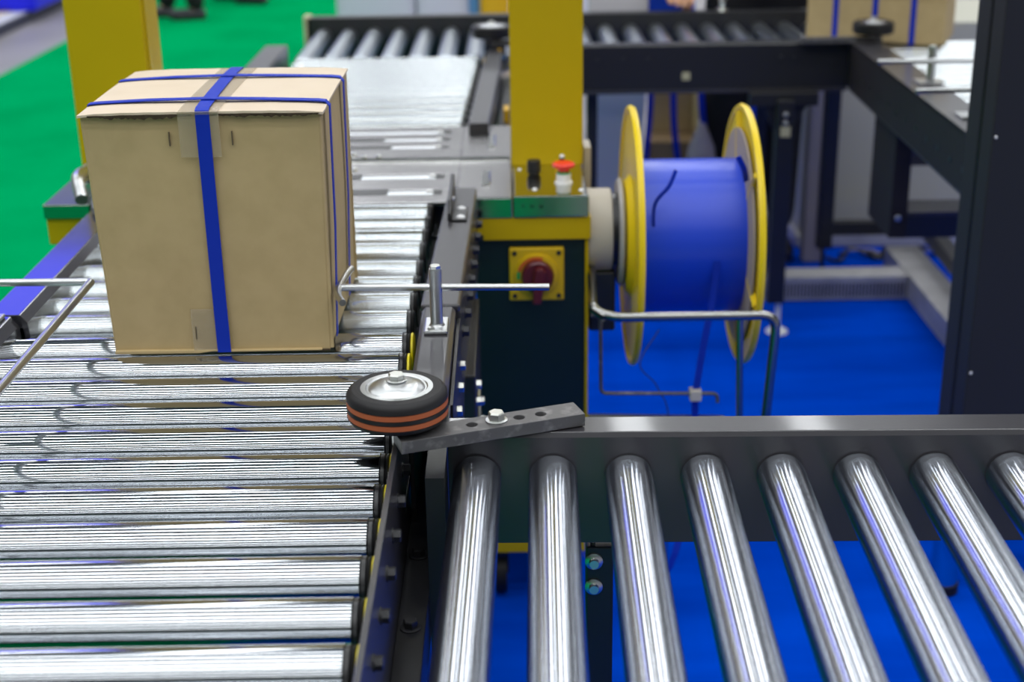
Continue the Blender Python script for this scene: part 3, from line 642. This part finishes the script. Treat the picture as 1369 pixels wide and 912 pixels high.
B(.985, 1.0, 4.12, 4.2, .75, .885).build('corner_plate', M['black'], xc, .002)
for x in (.88, .93, .97): MB().lathe((x, 4.17, .88), (0, 0, 1), [(0, .007), (.005, .005)], 12).build('plate_screw', M['bolt'], xc)

def far_wheel(x, y, label, axle=True):
    t = thing('guide_wheel', label, 'wheel', (x, y, 0.88))
    MB().lathe((x, y, .905), (0, 0, 1), [(0, .040), (0, .052), (.004, .058), (.030, .058), (.034, .052), (.034, .040), (0, .040)], 40).build('tyre', M['rubber'], t)
    MB().lathe((x, y, .906), (0, 0, 1), [(0, .041), (.032, .041), (.030, .034), (.024, .030), (.034, .022), (.038, .01), (.038, 0)], 32).build('zinc_rim', M['zinc_part'], t)
    MB().hexa((x, y, .943), (0, 0, 1), .009, .008).build('hex_bolt', M['bolt'], t)
    MB().cyl((x, y, .8805), (x, y, .907), .008, 12).build('axle', M['bolt'], t)
    return t
fw = far_wheel(-0.045, 4.17, 'small dark guide wheel at the back, left of the yellow post')
B(-0.045-.02, 0.12, 4.155, 4.185, .8805, .896).build('arm', M['arm'], fw, .001)
B(-0.045, -0.005, 4.09, 4.13, .84, .90).build('sensor_box', M['black'], fw, .002)
for i, (dx, dz, mm) in enumerate(((-.012, .004, 'sky_blue'), (0, .012, 'amber'), (.006, -.004, 'yellow_belt'), (-.006, -.008, 'green'), (.012, -.008, 'sky_blue'))):
    MB().cyl((-0.022+dx, 4.088, .868+dz), (-0.022+dx, 4.092, .868+dz), .005, 12).build('wire_end', M[mm], fw)
fw2 = far_wheel(1.045, 4.13, 'far guide wheel in front of the strapped carton at the top right')
B(0.84, 1.07, 4.115, 4.145, .8805, .896).build('arm', M['arm'], fw2, .001)

# ================================================================== far right conveyor
L0 = (1.3, 3.6, 0)
fc = thing('roller_conveyor', 'conveyor at the right with white rollers and a dark slanting side rail', 'conveyor', L0); off = Vector(L0)
fr = MB().prism([(0.984, 4.12), (0.954, 2.76), (0.960, 2.76), (0.990, 4.12)], 'z', .75, .88).build('side_rail', M['dull_black'], fc, .001)
MB().prism([(0.984, 4.12), (0.954, 2.76), (1.045, 2.76), (1.068, 4.12)], 'z', .872, .881).build('rail_top', M['grey_black'], fc, .001)
MB().prism([(0.984, 4.12), (0.954, 2.76), (1.0, 2.76), (1.03, 4.12)], 'z', .745, .752).build('rail_bottom', M['grey_black'], fc, .001)
for k_ in range(12):
    y = 2.85+.10*k_; x = .954+(y-2.76)*.0221
    MB().cyl((x-.001, y, .80), (x+.0, y, .80), .008, 12).build('axle_hole', M['cap'], fc)
pf = MB().lathe((0, 0, 0), (1, 0, 0), [(0, RR-.002), (.002, RR), (.52, RR)], 28).build('roller', M['zinc'], None); pf.parent = fc
for k_ in range(19):
    y = 4.27-.078*k_; x = 1.100-(4.27-y)*.04
    c = pf if k_ == 0 else copy_tree(pf, fc); c.location = (x-off.x, y-off.y, ZA)
MB().prism([(1.60, 4.3), (1.57, 2.76), (1.65, 2.76), (1.68, 4.3)], 'z', .75, .88).build('side_rail', M['grey_black'], fc, .002)
B(1.0, 1.045, 3.63, 3.86, .445, .75).build('leg_plate', M['dull_black'], fc, .002)
for x, z in ((1.02, .50),): MB().hexa((x, 3.63, z), (0, -1, 0), .009, .006).build('plate_bolt', M['bolt'], fc)
B(1.045, 1.62, 3.63, 3.68, .445, .505).build('cross_beam', M['black'], fc, .002)
B(1.045, 1.62, 3.63, 3.75, .505, .515).build('cross_beam_top', M['grey_black'], fc, .001)
B(1.045, 1.62, 3.95, 4.00, .56, .61).build('cross_beam', M['grey_black'], fc, .002)
B(1.050, 1.098, 4.68, 4.73, .09, .75).build('leg', M['black'], fc, .002)
MB().lathe((1.074, 4.705, 0), (0, 0, 1), [(0, .025), (.006, .02), (.015, .007), (.10, .007)], 16).build('foot', M['cap'], fc)
B(1.098, 1.70, 4.69, 4.73, .135, .18).build('lower_bar', M['black'], fc, .002)
MB().prism([(1.40, 4.69), (1.45, 4.69), (1.40, 3.7), (1.35, 3.7)], 'z', .13, .18).build('lower_bar', M['black'], fc, .002)
B(1.045, 1.08, 4.12, 4.7, .70, .75).build('link_beam', M['black'], fc, .002)

def far_guide(px, py, top, x0, x1, label):
    t = thing('side_guide', label, 'guide', (px, py, 0.881), 0, None)
    B(px-.035, px+.03, py-.03, py+.03, .8815, .887).build('base_plate', M['zinc_part'], t, .002)
    MB().cyl((px, py, .887), (px, py, top), .010, 18).build('post', M['zinc_part'], t)
    MB().hexa((px, py, top), (0, 0, 1), .009, .007).build('top_bolt', M['bolt'], t)
    zr = .887+(top-.887)*.62
    MB().tube([(x0, py-.012, zr), (x1, py-.012, zr+.004)], .006, 12).build('cross_rod', M['zinc_part'], t)
    return t
far_guide(1.035, 3.50, .965, .90, 1.5, 'rear zinc guide post of the two on the slanting right rail')
far_guide(1.020, 3.10, .975, .885, 1.5, 'front zinc guide post of the two on the slanting right rail, beside the dark column')

tag(MB().lathe((.705, 4.762, .888), (0, 0, 1), [(0, .022), (.006, .020), (.014, .008), (.04, .012), (.055, .006), (.09, .006)], 20).build('fitting', M['mirror'], None), 'small chrome fitting standing on the far rail in front of the dark clothes', 'fitting')
# far strapped carton
fx = thing('strapped_carton', 'larger cardboard carton with three vertical blue straps at the top right', 'box', (1.256, 4.19, .8585), 0.0)
OFF[fx.name] = Vector((0, 0, 0)); fx.rotation_euler = (0, 0, math.radians(-24))
B(-.40, 0, 0, .22, 0, .33).build('carton_body', M['card'], fx, .003)
B(-.401, .001, -.001, .221, .1255, .1265).build('board_seam', M['brown'], fx)
for x in (-.315, -.20, -.09): MB().box(x-.008, x+.008, -.0025, .2225, -.0, .3325).build('strap', M['strap'], fx)
fx.location = (1.262, 4.175, .8585)

# ================================================================== dark column on a chrome foot
dc = thing('machine_column', 'tall dark painted square column cutting down the right edge', 'column', (1.1, 2.7, 0))
B(.893, 1.35, 2.60, 2.745, .16, 2.1).build('column_body', M['column'], dc, .003)
B(.8915, .893, 2.665, 2.668, .16, 2.1).build('cover_seam', M['cap'], dc)
B(.890, .893, 2.670, 2.743, .16, 2.1).build('side_cover', M['column'], dc, .001)
for z in (.95, .48): MB().lathe((.9, 2.60, z), (0, -1, 0), [(0, .003), (.002, .002)], 10).build('screw', M['white'], dc)
MB().lathe((.885, 2.59, 0), (0, 0, 1), [(0, .031), (.02, .031)], 28).build('foot_pad', M['rubber'], dc)
MB().lathe((.885, 2.59, .02), (0, 0, 1), [(0, .028), (.19, .028)], 32).build('chrome_foot', M['mirror'], dc)
B(.86, 1.35, 2.56, 2.75, .20, .26).build('column_base', M['column'], dc, .003)

# ================================================================== steel floor frame
sf = thing('floor_frame', 'pale galvanised steel floor frame with a slotted front beam, lying on the blue carpet', 'frame', (1.1, 4.2, 0))
sb = B(.60, 1.29, 4.41, 4.51, 0, .08).build('slotted_beam', M['floor_steel'], sf, .002)
sl = MB()
for i in range(42): sl.box(.815+.0112*i, .820+.0112*i, 4.4085, 4.4105, .012, .058)
sl.build('slots', M['cap'], sb)
MB().prism([(1.285, 3.3), (1.40, 3.3), (1.41, 4.74), (1.295, 4.74)], 'z', 0, .08).build('long_beam', M['floor_steel'], sf, .002)
# stainless cabinet behind
sc_ = thing('steel_cabinet', 'dull stainless steel cabinet standing behind the right conveyor', 'cabinet', (1.5, 5.3, 0))
B(1.055, 2.1, 5.02, 5.6, .02, .80).build('cabinet_body', M['cab_steel'], sc_, .004)
B(1.04, 2.12, 5.00, 5.6, .0, .045).build('base_rail', M['floor_steel'], sc_, .003)
# cables
for i in range(5):
    pts = [(1.10+.06*i+random.uniform(-.02, .02), 4.86+random.uniform(-.05, .05), .008+.006*i)]
    for k_ in range(7): pts.append((pts[-1][0]+random.uniform(.01, .08), 4.86+random.uniform(-.08, .06), .006+.008*((i+k_) % 3)))
    tag(MB().tube(bez(pts, 5), .006, 7).build('cable', [M['cap'], M['cap'], M['bag'], M['cap'], M['cloth_blue']][i]), ['black cable heaped on the blue carpet by the steel cabinet, leftmost of the heap', 'black cable in the heap beside the floor frame, second from the left', 'grey cable in the middle of the heap behind the floor frame', 'black cable in the right half of the heap behind the floor frame', 'blue cable at the right end of the heap behind the floor frame'][i], 'cable')

# ================================================================== things behind the cross conveyor
tag(MB().prism([(.275, .0), (.275, 1.10), (.475, 1.10), (.475, .62), (.462, .45), (.455, 0)], 'y', 4.87, 4.93).build('panel', M['grey_panel'], None, .006), 'pale grey upright panel behind the cross conveyor, just right of the yellow post', 'panel')
bx = thing('carton', 'open brown carton on the floor behind the reel, under the cross conveyor', 'box', (.58, 5.0, 0))
B(.49, .655, 4.90, 5.06, 0, .42).build('carton_body', M['brown'], bx, .003)
MB().prism([(.50, .42), (.655, .42), (.67, .60), (.505, .60)], 'y', 5.055, 5.06).build('flap', M['card'], bx)
B(.655, .66, 4.90, 5.06, .30, .58).build('flap', M['card'], bx)
for (pts) in ([(.49, 4.88, .66), (.485, 4.88, .5), (.475, 4.88, .38), (.47, 4.88, .30)], [(.565, 4.88, .66), (.57, 4.88, .5), (.585, 4.88, .38), (.60, 4.885, .29)], [(.655, 4.88, .66), (.67, 4.88, .5), (.695, 4.88, .38), (.70, 4.885, .25)]):
    MB().ribbon(bez(pts, 5), (1, 0, 0), .022, .001).build('loose_strap', M['strap'], bx)
tag(MB().lathe((.660, 4.82, 0), (0, 0, 1), [(0, .045), (.05, .055), (.35, .055), (.42, .045), (.50, .012)], 18).build('rubbish_bag', M['bag'], None), 'grey tied bag between the brown carton and the dark trousers', 'bag')
tag(grid_panel(lambda u, v: (.80+.34*u, 5.75+.03*math.sin(18*u), .02+1.0*v), 24, 4, (0, .01, 0)).build('curtain', M['cloth_blue'], None), 'bright blue hanging cloth seen between the conveyor legs', 'cloth')
tag(B(1.03, 1.10, 4.82, 4.88, 0, 1.15).build('post', M['bag'], None, .003), 'pinkish grey post behind the end of the cross conveyor', 'post')
tag(B(1.045, 1.085, 4.60, 4.66, .76, 1.15).build('post', M['sticker'], None, .003), 'pale olive post at the left edge of the far strapped carton', 'post')

# booth furniture further back
def cabinet(x0, x1, y0, y1, h, m, label, cat='cabinet', name='cabinet'):
    t = thing(name, label, cat, ((x0+x1)/2, (y0+y1)/2, 0))
    B(x0, x1, y0, y1, 0, h).build('cabinet_body', m, t, .01)
    B(x0+.03, x1-.03, y0-.012, y0, .08, h-.05).build('door', m, t, .004)
    return t
cabinet(-1.05, -.57, 9.0, 9.6, 1.4, M['cab_white'], 'left pale lilac cabinet at the back above the cross conveyor')
cabinet(-.555, -.235, 9.0, 9.6, 1.4, M['cab_white'], 'narrower pale lilac cabinet at the back, beside the sky blue panel')
cabinet(-.23, -.165, 8.98, 9.4, 1.4, M['sky_blue'], 'slim sky blue panel between the lilac and amber cabinets', 'panel', 'panel')
cabinet(-.16, .015, 8.9, 9.4, 1.5, M['amber'], 'amber yellow cabinet at the back, left of the yellow post')
cabinet(.03, .6, 9.0, 9.5, 1.5, M['cab_white'], 'pale cabinet at the back hidden mostly by the yellow post')
# platform, top left
pf_ = thing('platform', 'low pale platform with dark edge and yellow markings at the top left', 'platform', (-5, 12, 0))
PL = [(-3.66, 8.0), (-3.66, 13.4), (-7, 13.4), (-7, 8.0)]
MB().prism(PL, 'z', -.01, .066).build('platform_edge', M['navy'], pf_, .003)
MB().prism([(x-.012 if x > -5 else x, y) for x, y in PL], 'z', .066, .072).build('platform_top', M['platform'], pf_)
for i in range(7): MB().prism([(-4.05+.02*i, 9.7+.26*i), (-3.80+.0*i, 9.80+.26*i), (-3.80, 9.90+.26*i), (-4.05+.02*i, 9.80+.26*i)], 'z', .072, .075).build('yellow_marking', M['switch_yellow'], pf_)
tag(B(-4.02, -3.60, 11.15, 13.2, .0725, .30).build('block', M['vivid_blue'], None, .02), 'vivid blue block on the corner of the pale platform at the top left', 'block')
bn = thing('added_emitter', 'added unseen blue screen hung high over the left of the hall', 'emitter', (-4.2, 11, 3.6))  # unseen glowing panel added for the left rail's blue reflection
B(-6.05, -2.55, 11.005, 11.10, 3.50, 5.35).build('emitter_housing', M['cap'], bn, .01)
B(-6.0, -2.6, 10.99, 11.005, 3.55, 5.3).build('emitter_face', M['emitter'], bn)
for x in (-5.8, -2.8): MB().cyl((x, 11.05, 5.3), (x, 11.05, 7.6), .006, 6).build('hanging_wire', M['bolt'], bn)

# ================================================================== people
def skinmesh(name, verts, edges, radii, m, parent, roots=(0,), sub=2):
    me = bpy.data.meshes.new(name); off_ = root_off(parent)
    me.from_pydata([Vector(v)-off_*0 for v in verts], edges, []); me.materials.append(m)
    o = bpy.data.objects.new(name, me); C.objects.link(o); o.parent = parent
    sk = o.modifiers.new('skin', 'SKIN'); sk.use_smooth_shade = True
    lay = me.skin_vertices[0] if len(me.skin_vertices) else None
    if lay is None:
        bm = bmesh.new(); bm.from_mesh(me); bm.verts.layers.skin.verify(); bm.to_mesh(me); bm.free(); lay = me.skin_vertices[0]
    for i, r in enumerate(radii): lay.data[i].radius = (r, r) if not isinstance(r, tuple) else r
    for i in range(len(verts)): lay.data[i].use_root = i in roots
    ss = o.modifiers.new('sub', 'SUBSURF'); ss.levels = sub; ss.render_levels = sub
    return o
def person(label, loc, rotz, shirt, trousers, step=0.0, hands=None):
    """standing figure, facing local -y; hands: local target (x,y,z) for right/left hands or None (hanging)"""
    t = thing('person', label, 'person', loc, rotz); OFF[t.name] = Vector((0, 0, 0))
    s1, s2 = step, -step
    hip = (0, 0, .95)
    V = [hip, (0, 0, 1.12), (0, .01, 1.30), (0, .01, 1.43), (0, 0, 1.50), (0, -.01, 1.58), (0, -.015, 1.66), (0, -.01, 1.74)]
    Rr = [.105, .105, .12, .095, .055, .075, .088, .06]
    E_ = [(i, i+1) for i in range(7)]
    legs = {}
    for s_, st in ((-1, s1), (1, s2)):
        b = len(V); V += [(s_*.095, 0, .88), (s_*.10, -st*.5-.01, .50), (s_*.10, -st, .09), (s_*.105, -st-.06, .045)]
        Rr += [.085, .055, .04, .035]; E_ += [(0, b), (b, b+1), (b+1, b+2), (b+2, b+3)]; legs[s_] = b
    arms = {}
    for s_ in (-1, 1):
        if hands: h = Vector(hands[0 if s_ < 0 else 1]); el = Vector((s_*.24, -.05, 1.12))
        else: h = Vector((s_*.25, -.06, .86)); el = Vector((s_*.25, .02, 1.13))
        b = len(V); wr = h; V += [(s_*.17, .01, 1.41), tuple(el), tuple(wr)]; Rr += [.06, .04, .027]
        E_ += [(3, b), (b, b+1), (b+1, b+2)]; arms[s_] = b
    skinmesh('body', V, E_, [r*.9 for r in Rr], M['skin'], t)
    # trousers, jacket
    b1, b2 = legs[-1], legs[1]
    skinmesh('trousers', [(0, 0, .96), V[b1], V[b1+1], (V[b1+2][0], V[b1+2][1], .05), V[b2], V[b2+1], (V[b2+2][0], V[b2+2][1], .05), (0, 0, 1.10)], [(0, 1), (1, 2), (2, 3), (0, 4), (4, 5), (5, 6), (0, 7)], [.175, .105, .085, .075, .105, .085, .075, .14], trousers, t)
    a1, a2 = arms[-1], arms[1]
    def cut(a): e = Vector(V[a+1]); w_ = Vector(V[a+2]); return tuple(e+(w_-e)*.86)
    skinmesh('jacket', [(0, 0, .87), (0, 0, 1.12), (0, .01, 1.30), (0, .01, 1.44), V[a1], V[a1+1], cut(a1), V[a2], V[a2+1], cut(a2)], [(0, 1), (1, 2), (2, 3), (3, 4), (4, 5), (5, 6), (3, 7), (7, 8), (8, 9)], [.20, .165, .165, .09, .075, .055, .042, .075, .055, .042], shirt, t)
    for s_, b in legs.items():
        x, y, _ = V[b+2]
        MB().lathe((x, y+.06, .035), (0, -1, 0), [(0, .03), (.02, .044), (.08, .048), (.17, .046), (.25, .040), (.29, .015)], 16).build('shoe', M['shoe'], t).scale = (1, 1, 1)
        B(x-.04, x+.04, y-.19, y+.06, 0, .012).build('sole', M['cap'], t, .004)
    # head details
    MB().lathe((0, .012, 1.665), (0, .25, 1), [(-.05, .080), (0, .096), (.04, .094), (.075, .075), (.10, .04), (.105, 0)], 24).build('hair', M['hair'], t)
    for s_ in (-1, 1):
        MB().lathe((s_*.03, -.088, 1.665), (0, -1, 0), [(0, .009), (.004, .007), (.006, 0)], 12).build('eye', M['cap'], t)
        MB().lathe((s_*.078, 0, 1.645), (s_, 0, 0), [(0, .022), (.01, .018), (.012, 0)], 12).build('ear', M['skin'], t)
    MB().lathe((0, -.088, 1.655), (0, -.5, -1), [(0, .006), (.03, .013), (.04, .004)], 10).build('nose', M['skin'], t)
    B(-.022, .022, -.083, -.076, 1.598, 1.605).build('mouth', M['dark_red'], t, .003)
    # hands with fingers
    for s_, a in arms.items():
        wv = Vector(V[a+2]); el = Vector(V[a+1]); d = (wv-el).normalized(); side = Vector((1, 0, 0)); dn = d.cross(side).normalized()
        vs = [wv, wv+d*.075]; ed = [(0, 1)]; ra = [(.026, .018), (.034, .016)]; rts = [0]
        for f_ in range(4):
            ln = (.062, .072, .068, .052)[f_]; o_ = side*((f_-1.5)*.019)*(-s_); b = len(vs)
            vs += [wv+d*.07+o_, wv+d*(.085+ln*.45)+o_*1.1-dn*.006, wv+d*(.085+ln*.85)+o_*1.15-dn*.024]; ed += [(b, b+1), (b+1, b+2)]; ra += [.0095, .009, .0075]; rts.append(b)
        b = len(vs); vs += [wv+d*.02-side*s_*.02, wv+d*.055-side*s_*.048-dn*.01, wv+d*.082-side*s_*.055-dn*.02]; ed += [(b, b+1), (b+1, b+2)]; ra += [.012, .0105, .009]; rts.append(b)
        skinmesh('hand', [tuple(v) for v in vs], ed, ra, M['skin'], t, tuple(rts), 1)
    return t
person('person in dark clothes standing behind the cross conveyor, trousers showing below it', (.86, 4.99, 0), 0, M['cloth_navy'], M['cloth_black'], .03)
person('person in bright blue clothes with hands resting above the cross conveyor rail', (.50, 5.28, 0), 0, M['cloth_blue'], M['cloth_blue'], .0, hands=((-.0, -.42, .975), (.11, -.42, .975)))
person('nearer of the two people in black shoes on the green carpet, top left', (-2.50, 11.22, 0), math.radians(-80), M['cloth_navy'], M['cloth_black'], .12)
person('farther of the two people in black shoes on the green carpet, top left', (-2.28, 12.15, 0), math.radians(70), M['cloth_black'], M['cloth_black'], .16)
# white scrap on the blue carpet
tag(MB().prism([(.0, 2.24), (.018, 2.235), (.028, 2.248), (.016, 2.262), (.002, 2.258)], 'z', -.003, .0).build('scrap', M['white'], None), 'small white scrap on the blue carpet between the first two front right rollers', 'scrap')
